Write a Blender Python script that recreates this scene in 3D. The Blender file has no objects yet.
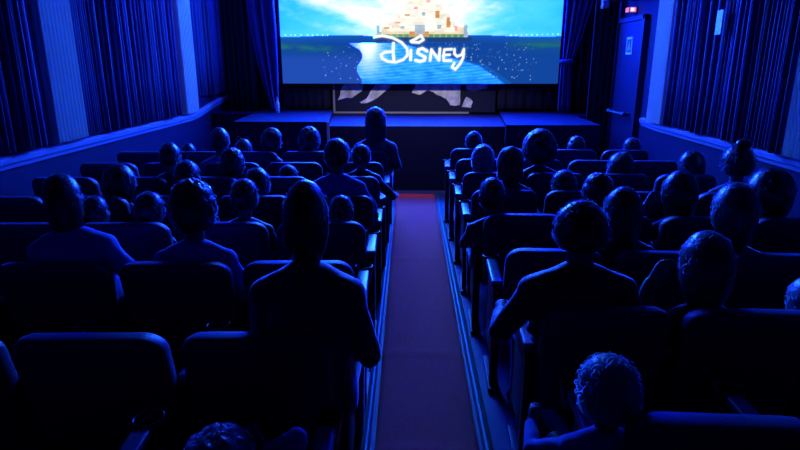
import bpy, bmesh, math, random
from mathutils import Vector, Matrix, Euler, noise
random.seed(7)
SC = bpy.context.scene
COL = SC.collection
PI = math.pi
H_CAM = 1.75
LEFT_ROWS = [1.06, 1.75] + [1.1 + .7 * i for i in range(2, 8)]
RIGHT_ROWS = [1.29] + [1.31 + .7 * i for i in range(1, 8)]
LX, LP = -.255, .578      # aisle edge and seat pitch, left block
RXS, RP = [.56, .48, .44, .41, .40, .39, .38, .37], .54   # the same, right block
WALL_L, WALL_R = -3.22, 3.0

# ------------------------------------------------------------------ materials
def mat(name, col, rough=.7, sheen=0., spec=.5, metal=0., bump=None, var=None, sheen_tint=None):
    if not metal: col = tuple(c * .36 for c in col)      # non-metal base colours scaled down to weaken bounced light
    m = bpy.data.materials.new(name); m.use_nodes = True
    nt = m.node_tree; b = nt.nodes['Principled BSDF']
    b.inputs['Base Color'].default_value = (*col, 1)
    b.inputs['Roughness'].default_value = rough
    b.inputs['Metallic'].default_value = metal
    b.inputs['Specular IOR Level'].default_value = spec
    if sheen:
        b.inputs['Sheen Weight'].default_value = sheen
        b.inputs['Sheen Roughness'].default_value = .3
        b.inputs['Sheen Tint'].default_value = (*(sheen_tint or (1, 1, 1)), 1)
    tc = nt.nodes.new('ShaderNodeTexCoord')
    if var:
        sc, amt = var
        n = nt.nodes.new('ShaderNodeTexNoise'); n.inputs['Scale'].default_value = sc
        n.inputs['Detail'].default_value = 5
        nt.links.new(tc.outputs['Object'], n.inputs['Vector'])
        r = nt.nodes.new('ShaderNodeValToRGB')
        r.color_ramp.elements[0].position = .3; r.color_ramp.elements[1].position = .7
        r.color_ramp.elements[0].color = (*[c * (1 - amt) for c in col], 1)
        r.color_ramp.elements[1].color = (*[min(1, c * (1 + amt)) for c in col], 1)
        nt.links.new(n.outputs['Fac'], r.inputs['Fac'])
        nt.links.new(r.outputs['Color'], b.inputs['Base Color'])
    if bump:
        sc, st = bump
        n = nt.nodes.new('ShaderNodeTexNoise'); n.inputs['Scale'].default_value = sc
        n.inputs['Detail'].default_value = 4
        nt.links.new(tc.outputs['Object'], n.inputs['Vector'])
        bp = nt.nodes.new('ShaderNodeBump'); bp.inputs['Strength'].default_value = st
        bp.inputs['Distance'].default_value = .01
        nt.links.new(n.outputs['Fac'], bp.inputs['Height'])
        nt.links.new(bp.outputs['Normal'], b.inputs['Normal'])
    return m

M = {}
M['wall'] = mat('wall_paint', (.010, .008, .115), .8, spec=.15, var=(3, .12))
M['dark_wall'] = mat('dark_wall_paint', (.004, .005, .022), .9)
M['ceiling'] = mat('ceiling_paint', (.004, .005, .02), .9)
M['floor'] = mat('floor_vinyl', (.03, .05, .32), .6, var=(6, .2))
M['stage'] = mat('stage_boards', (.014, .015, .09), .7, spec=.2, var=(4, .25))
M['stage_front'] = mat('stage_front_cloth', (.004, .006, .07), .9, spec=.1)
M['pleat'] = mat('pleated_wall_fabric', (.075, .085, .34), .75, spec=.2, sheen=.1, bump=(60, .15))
M['pilaster'] = mat('reeded_pilaster_paint', (1.5, 1.55, 1.45), .6, spec=.2)
M['trim'] = mat('rail_paint', (.55, .62, 1.1), .45)
M['carpet'] = mat('red_carpet', (2.0, .13, .15), .95, bump=(220, .5), var=(90, .35))
M['metal'] = mat('brushed_metal', (.05, .15, .15), .6, metal=.8)
M['curtain'] = mat('stage_curtain_velvet', (.085, .095, .55), .8, sheen=.25)
M['black_curtain'] = mat('black_drape', (.008, .01, .06), .9, sheen=.05)
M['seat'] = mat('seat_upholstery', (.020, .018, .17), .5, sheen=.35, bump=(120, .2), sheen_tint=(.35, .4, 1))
M['seat_shell'] = mat('seat_plastic', (.010, .011, .05), .5)
M['arm'] = mat('armrest_plastic', (.10, .14, .55), .35)
M['cup'] = mat('cup_holder_plastic', (.015, .018, .07), .3)
M['skin'] = mat('skin', (.30, .20, .26), .55)
M['skin_dark'] = mat('skin_dark', (.11, .07, .10), .55)
M['eye'] = mat('eye_white', (.5, .5, .55), .2)
M['canvas_dark'] = mat('backdrop_canvas', (.012, .014, .09), .9)
M['canvas_pale'] = mat('backdrop_pale_paint', (1.7, 1.72, 1.75), .9, var=(7, .5))
M['frame'] = mat('backdrop_frame', (.8, .78, .76), .6)
M['door'] = mat('door_paint', (.012, .011, .12), .6, spec=.2)
M['black'] = mat('black_plastic', (.01, .011, .03), .5)
M['sign'] = mat('sign_plastic', (1.3, 1.7, 1.6), .5)
M['sign_ink'] = mat('sign_ink', (.02, .05, .12), .6)
M['shoe'] = mat('shoe_rubber', (.02, .02, .03), .6)
M['toy'] = mat('coral_plush', (.80, .30, .22), .8)
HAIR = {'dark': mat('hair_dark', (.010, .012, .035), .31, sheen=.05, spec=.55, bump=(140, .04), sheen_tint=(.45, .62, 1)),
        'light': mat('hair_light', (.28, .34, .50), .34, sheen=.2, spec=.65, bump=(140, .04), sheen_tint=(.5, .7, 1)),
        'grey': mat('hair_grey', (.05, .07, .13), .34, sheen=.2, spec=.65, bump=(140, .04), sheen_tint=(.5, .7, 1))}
def wisp(name, col):
    m = bpy.data.materials.new(name); m.use_nodes = True; nt = m.node_tree; b = nt.nodes['Principled BSDF']
    b.inputs['Base Color'].default_value = (*col, 1); b.inputs['Roughness'].default_value = .4
    t = nt.nodes.new('ShaderNodeBsdfTranslucent'); t.inputs['Color'].default_value = (*col, 1)
    b.inputs['Base Color'].default_value = (.01, .012, .03, 1)
    mx = nt.nodes.new('ShaderNodeMixShader'); mx.inputs[0].default_value = .8
    nt.links.new(b.outputs[0], mx.inputs[1]); nt.links.new(t.outputs[0], mx.inputs[2]); nt.links.new(mx.outputs[0], nt.nodes['Material Output'].inputs[0])
    return m
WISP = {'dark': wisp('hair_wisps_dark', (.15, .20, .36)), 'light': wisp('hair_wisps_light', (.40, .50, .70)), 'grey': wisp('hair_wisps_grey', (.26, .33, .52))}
CLOTH = {'black': mat('cloth_black', (.010, .011, .035), .6, sheen=1., sheen_tint=(.5, .65, 1)),
         'navy': mat('cloth_navy', (.018, .022, .13), .6, sheen=1., sheen_tint=(.5, .65, 1)),
         'grey': mat('cloth_grey', (.07, .08, .20), .6, sheen=1., sheen_tint=(.5, .65, 1)),
         'blue': mat('cloth_blue', (.24, .26, 1.3), .85, sheen=.15),
         'pale': mat('cloth_pale', (.28, .33, .75), .85, sheen=.15),
         'red': mat('cloth_red_collar', (.55, .05, .10), .8)}

# ------------------------------------------------------------------ helpers
def link(o, parent=None):
    COL.objects.link(o)
    if parent: o.parent = parent
    return o
def mesh_obj(name, bm, m, parent=None, smooth=True, loc=None):
    me = bpy.data.meshes.new(name)
    bmesh.ops.recalc_face_normals(bm, faces=bm.faces[:])
    bm.to_mesh(me); bm.free()
    for mm in (m if isinstance(m, (list, tuple)) else [m]): me.materials.append(mm)
    if smooth:
        for p in me.polygons: p.use_smooth = True
    o = bpy.data.objects.new(name, me)
    if loc: o.location = loc
    return link(o, parent)
def tag(o, label=None, cat=None, group=None, kind=None):
    if label: o['label'] = label
    if cat: o['category'] = cat
    if group: o['group'] = group
    if kind: o['kind'] = kind
    return o
def empty(name, loc, rz=0):
    o = bpy.data.objects.new(name, None); o.empty_display_size = .1
    o.location = loc; o.rotation_euler = (0, 0, rz)
    return link(o)
def box(bm, x0, x1, y0, y1, z0, z1, bev=0., seg=2, rot=None, mi=0):
    r = bmesh.ops.create_cube(bm, size=1)
    vs = r['verts']
    for v in vs:
        v.co = Vector(((x0 + x1) / 2 + v.co.x * (x1 - x0), (y0 + y1) / 2 + v.co.y * (y1 - y0), (z0 + z1) / 2 + v.co.z * (z1 - z0)))
    if rot: bmesh.ops.transform(bm, matrix=rot, verts=vs)
    fs = list({f for v in vs for f in v.link_faces})
    for f in fs: f.material_index = mi
    if bev:
        es = list({e for v in vs for e in v.link_edges})
        bmesh.ops.bevel(bm, geom=es, offset=bev, segments=seg, affect='EDGES', profile=.6)
def cap(bm, p0, p1, r0, r1, n=12, flat=(1, 1)):
    """closed tapered capsule"""
    p0, p1 = Vector(p0), Vector(p1); d = p1 - p0; L = d.length or 1e-4
    q = Vector((0, 0, 1)).rotation_difference(d / L).to_matrix()
    rings = []
    for k in range(4): a = -PI / 2 + k * PI / 8 + .12; rings.append((r0 * math.sin(a), r0 * math.cos(a)))
    rings.append((0, r0)); rings.append((L, r1))
    for k in range(1, 5): a = k * PI / 8 - .12; rings.append((L + r1 * math.sin(a), r1 * math.cos(a)))
    loft(bm, [[p0 + q @ Vector((r * flat[0] * math.cos(2 * PI * i / n), r * flat[1] * math.sin(2 * PI * i / n), z)) for i in range(n)] for z, r in rings])
def loft(bm, rings, closed=True, caps=True):
    R = [[bm.verts.new(p) for p in r] for r in rings]
    n = len(R[0])
    for a, b in zip(R, R[1:]):
        for i in range(n if closed else n - 1):
            j = (i + 1) % n
            bm.faces.new((a[i], a[j], b[j], b[i]))
    if caps:
        bm.faces.new(R[0][::-1]); bm.faces.new(R[-1])
def ell(bm, c, r, u=20, v=14):
    res = bmesh.ops.create_uvsphere(bm, u_segments=u, v_segments=v, radius=1)
    for w in res['verts']: w.co = Vector((c[0] + w.co.x * r[0], c[1] + w.co.y * r[1], c[2] + w.co.z * r[2]))
    return res['verts']
def tube(bm, pts, r, n=8, closed=False):
    rings = []
    pts = [Vector(p) for p in pts]
    for i, p in enumerate(pts):
        a = pts[i - 1] if (i or closed) else p
        b = pts[(i + 1) % len(pts)] if (i < len(pts) - 1 or closed) else p
        q = Vector((0, 0, 1)).rotation_difference((b - a).normalized()).to_matrix()
        rr = r[i] if isinstance(r, (list, tuple)) else r
        rings.append([p + q @ Vector((rr * math.cos(2 * PI * k / n), rr * math.sin(2 * PI * k / n), 0)) for k in range(n)])
    if closed: rings.append(rings[0])
    loft(bm, rings, caps=not closed)
    if closed: bmesh.ops.remove_doubles(bm, verts=bm.verts[:], dist=1e-5)
def ribbon(bm, pts, nrm, w):
    va, vb = [], []
    for i, p in enumerate(pts):
        t = (pts[min(i + 1, len(pts) - 1)] - pts[max(i - 1, 0)]).normalized()
        sd = t.cross(Vector((-nrm.y, nrm.x, .4))).normalized() * w[i]
        va.append(bm.verts.new(p + sd)); vb.append(bm.verts.new(p - sd))
    for i in range(len(pts) - 1): bm.faces.new((va[i], va[i + 1], vb[i + 1], vb[i]))
def ring(bm, c, R, r, n=28, k=8):
    vs = [[bm.verts.new((c[0] + (R + r * math.cos(2 * PI * j / k)) * math.cos(2 * PI * i / n), c[1] + (R + r * math.cos(2 * PI * j / k)) * math.sin(2 * PI * i / n), c[2] + r * math.sin(2 * PI * j / k))) for j in range(k)] for i in range(n)]
    for i in range(n):
        for j in range(k):
            bm.faces.new((vs[i][j], vs[(i + 1) % n][j], vs[(i + 1) % n][(j + 1) % k], vs[i][(j + 1) % k]))
def bake(bm, voxel, smooth_it=4):
    """union of the closed shapes in bm as one continuous smooth skin"""
    me = bpy.data.meshes.new('tmp'); bmesh.ops.recalc_face_normals(bm, faces=bm.faces[:]); bm.to_mesh(me); bm.free()
    o = bpy.data.objects.new('tmp', me); COL.objects.link(o)
    r = o.modifiers.new('r', 'REMESH'); r.mode = 'VOXEL'; r.voxel_size = voxel; r.use_smooth_shade = True
    s = o.modifiers.new('s', 'SMOOTH'); s.factor = .5; s.iterations = smooth_it
    dg = bpy.context.evaluated_depsgraph_get(); dg.update()
    out = bpy.data.meshes.new_from_object(o.evaluated_get(dg))
    bpy.data.objects.remove(o); bpy.data.meshes.remove(me)
    for p in out.polygons: p.use_smooth = True
    return out

# ------------------------------------------------------------------ the room
def slab(name, m, *b):
    bm = bmesh.new(); box(bm, *b)
    return tag(mesh_obj(name, bm, m, smooth=False), kind='structure')
BACK, FRONT, TOP = -4.5, 10.2, 4.5
slab('floor', M['floor'], WALL_L - .2, WALL_R + .2, BACK - .2, FRONT + .2, -.2, 0)
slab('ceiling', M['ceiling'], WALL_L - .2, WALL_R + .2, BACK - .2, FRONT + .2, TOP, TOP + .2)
slab('wall_left', M['wall'], WALL_L - .2, WALL_L, BACK, FRONT, 0, TOP)
slab('wall_right', M['wall'], WALL_R, WALL_R + .2, BACK, FRONT, 0, TOP)
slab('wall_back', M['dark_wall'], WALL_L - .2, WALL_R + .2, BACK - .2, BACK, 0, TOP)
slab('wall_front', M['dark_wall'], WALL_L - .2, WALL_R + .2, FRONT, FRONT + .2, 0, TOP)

def rail(name, pts, x, side):
    """dado rail: moulded profile swept along the wall"""
    prof = [(0, -.055), (.02, -.05), (.028, -.02), (.045, -.005), (.05, .03), (.03, .045), (0, .055)]
    bm = bmesh.new()
    loft(bm, [[Vector((x - side * a, y, z + b)) for a, b in prof] for y, z in pts])
    return tag(mesh_obj(name, bm, M['trim'], smooth=False), kind='structure')
rail('trim_1', [(BACK, .985), (8.3, .985), (8.6, 1.0), (9.2, 1.08), (FRONT - .02, 1.19)], WALL_L, -1)
rail('trim_2', [(BACK, .98), (7.2, .98), (7.74, 1.0)], WALL_R, 1)

# pleated wall hangings and reeded pilasters
def pleats(name, x, side, y0, y1, z0, z1, label, dep=.11):
    rng = random.Random(name + str(y0))
    pts = [(y0, .02)]; y = y0
    while y < y1 - .03:
        w = rng.choice([.038, .045, .052, .06, .075, .1]) * rng.uniform(.8, 1.2)
        w = min(w, y1 - y); d = rng.uniform(.45, 1) * dep * (.72 + .28 * math.sin(y * 8.5))
        pts += [(y + w * .14, .02 + d * .55), (y + w * .34, .02 + d), (y + w * .6, .02 + d * .95), (y + w * .82, .02 + d * .5), (y + w, .018 + rng.random() * .012)]
        y += w
    bm = bmesh.new(); rows = []
    nz = 6
    for k in range(nz + 1):
        t = k / nz; z = z0 + (z1 - z0) * t
        rows.append([bm.verts.new((x - side * (a * (1 + .12 * math.sin(7 * yy + 3 * t))), yy + .006 * math.sin(yy * 9 + t * 4), z)) for yy, a in pts])
    bk = [[bm.verts.new((x - side * .004, yy, z)) for yy in (y0, y1)] for z in (z0, z1)]
    for a, b in zip(rows, rows[1:]):
        for i in range(len(pts) - 1): bm.faces.new((a[i], a[i + 1], b[i + 1], b[i]))
    o = mesh_obj(name, bm, M['pleat'])
    sm = o.modifiers.new('thick', 'SOLIDIFY'); sm.thickness = .004
    return tag(o, label, 'wall hanging', 'pleated hangings on the side walls')
def pilaster(x, side, y0, y1, z0, label):
    bm = bmesh.new(); n = 9; prof = []
    for i in range(n):
        a = y0 + (y1 - y0) * i / n; w = (y1 - y0) / n
        for t, h in ((.10, .006), (.16, .035), (.30, .062), (.5, .068), (.70, .062), (.84, .035), (.90, .006)): prof.append((a + w * t, h))
    pts = [(y0, .004), (y0, .045)] + prof + [(y1, .045), (y1, .004)]
    loft(bm, [[Vector((x - side * (h + .04 * (h > .01)), y, z)) for y, h in pts] for z in (z0, TOP - .02)])
    return tag(mesh_obj('pilaster', bm, M['pilaster'], smooth=False), label, 'pilaster', 'reeded pilasters')
zl, zr = 1.06, 1.04
pilaster(WALL_L, -1, 5.0, 5.5, zl, 'wide pale blue reeded pilaster on left wall, the one nearer the camera')
pilaster(WALL_L, -1, 8.0, 8.45, zl, 'pale blue reeded pilaster on left wall, the one nearer the stage')
pilaster(WALL_R, 1, 6.95, 7.38, zr, 'pale blue reeded pilaster on right wall just before the side door')
pilaster(WALL_R, 1, 4.15, 4.62, zr, 'pale blue reeded pilaster at the right edge of the photo')
pleats('wall_hanging', WALL_L, -1, 1.6, 4.98, zl, TOP - .03, 'dark blue pleated hanging on left wall before the nearer pilaster')
pleats('wall_hanging', WALL_L, -1, 5.52, 7.98, zl, TOP - .03, 'blue pleated hanging on left wall between its two pilasters')
pleats('wall_hanging', WALL_L, -1, 8.47, 10.1, 1.26, TOP - .03, 'short blue pleated hanging on left wall between pilaster and stage')
pleats('wall_hanging', WALL_R, 1, 4.64, 6.93, zr, TOP - .03, 'dark blue pleated hanging on right wall carrying a small pale card')
pleats('wall_hanging', WALL_R, 1, 1.8, 4.13, zr, TOP - .03, 'blue pleated hanging on right wall beyond the frame-edge pilaster', .06)

# side door
bm = bmesh.new(); box(bm, WALL_R - .045, WALL_R, 7.95, 8.85, 0, 2.28, .006)
door = tag(mesh_obj('door_1', bm, M['door'], smooth=False), kind='structure')
bm = bmesh.new()
for a, b, c, d in ((7.87, 7.95, 0, 2.34), (8.85, 8.93, 0, 2.34), (7.87, 8.93, 2.28, 2.34)): box(bm, WALL_R - .07, WALL_R, a, b, c, d, .005)
mesh_obj('door_frame', bm, M['door'], door, False)
bm = bmesh.new()
cap(bm, (WALL_R - .14, 8.10, 1.06), (WALL_R - .14, 8.74, 1.06), .018, .018)
for y in (8.12, 8.72):
    cap(bm, (WALL_R - .14, y, 1.06), (WALL_R - .04, y, 1.06), .022, .028)
    ell(bm, (WALL_R - .13, y, 1.06), (.035, .035, .035), 12, 8)
mesh_obj('push_bar', bm, M['metal'], door)
# notice on the door
bm = bmesh.new(); box(bm, WALL_R - .052, WALL_R - .0455, 8.27, 8.49, 1.85, 2.08, .002)
s = mesh_obj('door_notice', bm, M['sign'], None, False)
tag(s, 'small pale notice with a dark pictogram on the side door', 'sign')
bm = bmesh.new()
X = WALL_R - .0535
box(bm, X - .001, X + .001, 8.30, 8.46, 1.88, 2.05)
mesh_obj('pictogram_field', bm, M['sign_ink'], s, False)
bm = bmesh.new()
ell(bm, (X - .0022, 8.37, 2.005), (.001, .014, .014), 10, 6)
box(bm, X - .003, X - .0015, 8.355, 8.39, 1.94, 1.987); box(bm, X - .003, X - .0015, 8.33, 8.357, 1.905, 1.94); box(bm, X - .003, X - .0015, 8.387, 8.415, 1.902, 1.947)
mesh_obj('pictogram_figure', bm, M['sign'], s, False)
# card on the right hanging
bm = bmesh.new(); box(bm, WALL_R - .13, WALL_R - .115, 5.78, 5.89, 2.00, 2.22, .003)
tag(mesh_obj('wall_card', bm, M['sign'], None, False), 'plain pale card fixed on the pleated right wall hanging', 'sign')
# exit lamp
def emit(name, col, st):
    m = bpy.data.materials.new(name); m.use_nodes = True; nt = m.node_tree
    nt.nodes.remove(nt.nodes['Principled BSDF']); e = nt.nodes.new('ShaderNodeEmission')
    e.inputs['Color'].default_value = (*col, 1); e.inputs['Strength'].default_value = st
    nt.links.new(e.outputs[0], nt.nodes['Material Output'].inputs[0]); return m
bm = bmesh.new(); box(bm, WALL_R - .10, WALL_R - .0, 8.37, 8.50, 2.395, 2.47, .008)
lamp = tag(mesh_obj('emergency_lamp', bm, M['black'], None, False), 'small pink glowing emergency lamp above the side door', 'lamp')
bm = bmesh.new(); box(bm, WALL_R - .095, WALL_R - .015, 8.355, 8.3695, 2.40, 2.462, .003); box(bm, WALL_R - .112, WALL_R - .1005, 8.38, 8.49, 2.402, 2.462, .004)
mesh_obj('lamp_lens', bm, emit('lamp_pink', (1, .30, .80), .75), lamp, False)
bm = bmesh.new(); box(bm, WALL_R - .085, WALL_R - .045, 8.350, 8.3545, 2.415, 2.45, .001)
mesh_obj('lamp_bulb', bm, emit('lamp_white', (1, .85, .95), 1.6), lamp, False)
# loudspeakers high on the right
bm = bmesh.new(); box(bm, 2.62, 2.98, 7.96, 8.6, 2.56, 2.95, .02)
sp = tag(mesh_obj('loudspeaker', bm, M['black'], None, False), 'black box loudspeaker above the emergency lamp at the top edge', 'loudspeaker')
bm = bmesh.new(); box(bm, 2.65, 2.95, 7.945, 7.958, 2.59, 2.92, .005)
mesh_obj('speaker_grille', bm, M['cup'], sp, False)
bm = bmesh.new(); box(bm, 2.68, 2.77, 8.84, 8.93, 2.49, 2.66, .008)
tag(mesh_obj('junction_box', bm, M['trim'], None, False), 'small blue box high on the dark drape beside the loudspeaker', 'box')

# ------------------------------------------------------------------ stage
def prism(bm, poly, z0, z1, mi_top=0):
    a = [bm.verts.new((x, y, z0)) for x, y in poly]; b = [bm.verts.new((x, y, z1)) for x, y in poly]
    n = len(poly)
    for i in range(n): bm.faces.new((a[i], a[(i + 1) % n], b[(i + 1) % n], b[i])).material_index = 1
    f = bm.faces.new(b); f.material_index = mi_top; bm.faces.new(a[::-1]).material_index = 1
def stage_piece(name, poly, z, lip=.02):
    bm = bmesh.new(); prism(bm, poly, 0, z)
    return tag(mesh_obj(name, bm, [M['stage'], M['stage_front']], smooth=False), kind='structure')
stage_piece('stage_apron', [(-1.30, 8.0), (1.32, 8.0), (1.44, 10.2), (-1.44, 10.2)], .90)
stage_piece('stage_wing_left', [(-2.46, 7.87), (-1.16, 7.87), (-1.40, 10.2), (-2.6, 10.2)], .97)
stage_piece('stage_wing_right', [(1.216, 7.72), (2.46, 7.72), (2.52, 10.2), (1.46, 10.2)], .95)
bm = bmesh.new(); box(bm, -1.185, -1.15, 7.845, 7.868, .02, .975, .004)
tag(mesh_obj('wing_lit_edge', bm, M['frame'], None, False), kind='structure')  # pale strip added to paint the lit corner edge of the left wing
# wall-side stage floor behind the drapes
slab('stage_back_left', M['stage_front'], WALL_L, -2.61, 9.2, FRONT, 0, .96)
slab('stage_back_right', M['stage_front'], 2.53, WALL_R, 9.1, FRONT, 0, .94)

# painted backdrop under the screen
bd = empty('painted_backdrop', (0, 10.0, .905))
tag(bd, 'dark painted backdrop with pale cloudy shapes and thin pale frame under the screen', 'backdrop')
bm = bmesh.new(); box(bm, -1.36, 1.37, -.005, .02, .02, 1.0)
mesh_obj('canvas', bm, M['canvas_dark'], bd, False)
bm = bmesh.new()
box(bm, -1.38, -1.345, -.03, .02, 0, 1.0, .004); box(bm, -1.345, .93, -.03, .02, 0, .03, .004)
mesh_obj('frame', bm, M['frame'], bd, False)
def blob(name, outline, seed, parent, y=-.008):
    bm = bmesh.new(); rng = random.Random(seed)
    pts = []
    n = len(outline)
    for i in range(n):
        a, b = Vector(outline[i]), Vector(outline[(i + 1) % n])
        for k in range(6):
            p = a.lerp(b, k / 6); nn = noise.noise(Vector((p.x * 9, p.y * 9, seed))) * .03
            pts.append((p.x + nn, p.y + nn * .7))
    a = [bm.verts.new((x, y, z)) for x, z in pts]; b = [bm.verts.new((x, y + .003, z)) for x, z in pts]
    bm.faces.new(a)
    bm.faces.new(b[::-1])
    for i in range(len(pts)): bm.faces.new((a[i], a[(i + 1) % len(pts)], b[(i + 1) % len(pts)], b[i]))
    mesh_obj(name, bm, M['canvas_pale'], parent, False)
# pale shapes (x, height above stage); px 333..495 spans -1.37..1.37
def q(px, py): return (-1.37 + (px - 333) * 2.74 / 162, (113 - py) * .0165)
blob('pale_shape', [q(338, 99), q(342, 86), q(350, 78), q(364, 78), q(362, 90), q(352, 97)], 1, bd)
blob('pale_shape', [q(359, 102), q(366, 98), q(372, 88), q(380, 78), q(398, 78), q(388, 88), q(376, 98), q(366, 103)], 2, bd)
blob('pale_shape', [q(412, 92), q(418, 78), q(460, 78), q(460, 104), q(450, 105), q(446, 98), q(436, 93), q(428, 89), q(420, 94)], 3, bd)
blob('pale_shape', [q(462, 106), q(466, 96), q(473, 101), q(471, 107)], 4, bd)
blob('pale_shape', [q(464, 90), q(468, 78), q(488, 78), q(486, 88), q(474, 90)], 5, bd)

# ------------------------------------------------------------------ the screen and its picture
SX0, SX1, SZ0 = -2.165, 2.335, 1.41
NW, PXH = 552, 155        # columns; height in photo pixels
SW = SX1 - SX0
PPM = 276 / SW
NHR = 310
def lerp3(a, b, t): t = max(0, min(1, t)); return tuple(x + (y - x) * t for x, y in zip(a, b))
def lin(c): return tuple((v / 255 / 12.92) if v <= 10 else ((v / 255 + .055) / 1.055) ** 2.4 for v in c)
def seg_d(px, py, a, b):
    dx, dy = b[0] - a[0], b[1] - a[1]; L = dx * dx + dy * dy or 1e-9
    t = max(0, min(1, ((px - a[0]) * dx + (py - a[1]) * dy) / L))
    return math.hypot(px - a[0] - t * dx, py - a[1] - t * dy)
def zz(x, y): return (350 + x / 5, y / 5)
STROKES = [([(120, 192), (160, 186), (210, 196), (255, 218), (282, 248), (284, 278), (262, 300), (225, 312), (185, 308), (158, 294), (152, 276), (170, 264), (200, 262)], 1.5),
           ([(214, 222), (212, 262), (216, 304)], 1.7),
           ([(300, 255), (299, 300)], 1.7), ([(300, 212), (322, 202), (350, 186), (362, 205), (340, 218), (305, 216)], 1.5),
           ([(380, 258), (358, 246), (338, 252), (334, 268), (352, 278), (372, 288), (368, 302), (345, 308), (324, 302)], 1.7),
           ([(396, 302), (402, 252), (440, 302), (444, 248)], 1.6),
           ([(502, 250), (466, 252), (462, 278), (464, 304), (500, 304)], 1.5), ([(464, 277), (494, 276)], 1.4),
           ([(516, 250), (516, 272), (530, 284), (552, 276), (562, 250), (560, 290), (545, 320), (522, 346), (506, 336), (516, 316)], 1.5)]
SEGS = []
for pts, w in STROKES:
    p = [zz(*a) for a in pts]
    for a, b in zip(p, p[1:]): SEGS.append((a, b, w))
rng = random.Random(3)
DOTS = [(281 + i * 5.2 + rng.uniform(-1, 1), 36.3 + .4 * rng.random(), .5) for i in range(10)] + [(508 + i * 5.1, 37 - i * .12, .5) for i in range(10)]
SPARK = []
for _ in range(60): SPARK.append((rng.uniform(322, 362), rng.uniform(46, 80), rng.uniform(-.25, .35)))
for _ in range(110):
    x = rng.uniform(462, 535); SPARK.append((x, rng.uniform(44, 50 + min(33, (x - 455) * .8)), rng.uniform(-.25, .4)))
for _ in range(60): SPARK.append((rng.uniform(380, 462), rng.uniform(40, 50), rng.uniform(-.3, .2)))
SPG = {}
for s_ in SPARK + DOTS: SPG.setdefault((int(s_[0] // 4), int(s_[1] // 4)), []).append(s_)
# a plain generic hill fort of blocks with flat tops: (x0, x1, y_top, colour)
WHITE, CREAM, OCHRE, GREEN, ROSE, SHADE = (250, 244, 226), (244, 224, 196), (214, 148, 84), (95, 150, 110), (236, 168, 160), (168, 186, 206)
BLOCKS = [(377, 465, 33, 42, GREEN), (381, 463, 28, 36, CREAM), (387, 454, 23, 34, WHITE), (393, 449, 16, 32, WHITE), (399, 444, 9, 30, (252, 248, 236)), (404, 440, 1, 28, (252, 248, 236)), (409, 433, -9, 10, WHITE),
          (384, 389, 29, 31, OCHRE), (395, 400, 24, 26, ROSE), (404, 409, 17, 19, OCHRE), (409, 428, 33, 38, OCHRE), (414, 424, 27, 36, SHADE), (413, 417, 10, 13, ROSE), (425, 429, 4, 7, ROSE), (434, 438, 14, 21, OCHRE), (445, 449, 20, 30, OCHRE), (453, 456, 27, 33, ROSE), (421, 424, 15, 19, SHADE), (400, 404, 28, 31, SHADE), (436, 440, 27, 31, SHADE), (376, 380, 27, 40, SHADE), (462, 466, 26, 40, SHADE)]
def c_is_mark(x, y):
    return 374 < x < 470 and -12 < y < 72 and (any(x0 <= x < x1 and yt < y < yb for x0, x1, yt, yb, cc in BLOCKS) or (y > 34 and min(seg_d(x, y, a, b) - w for a, b, w in SEGS) < .8))
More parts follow.
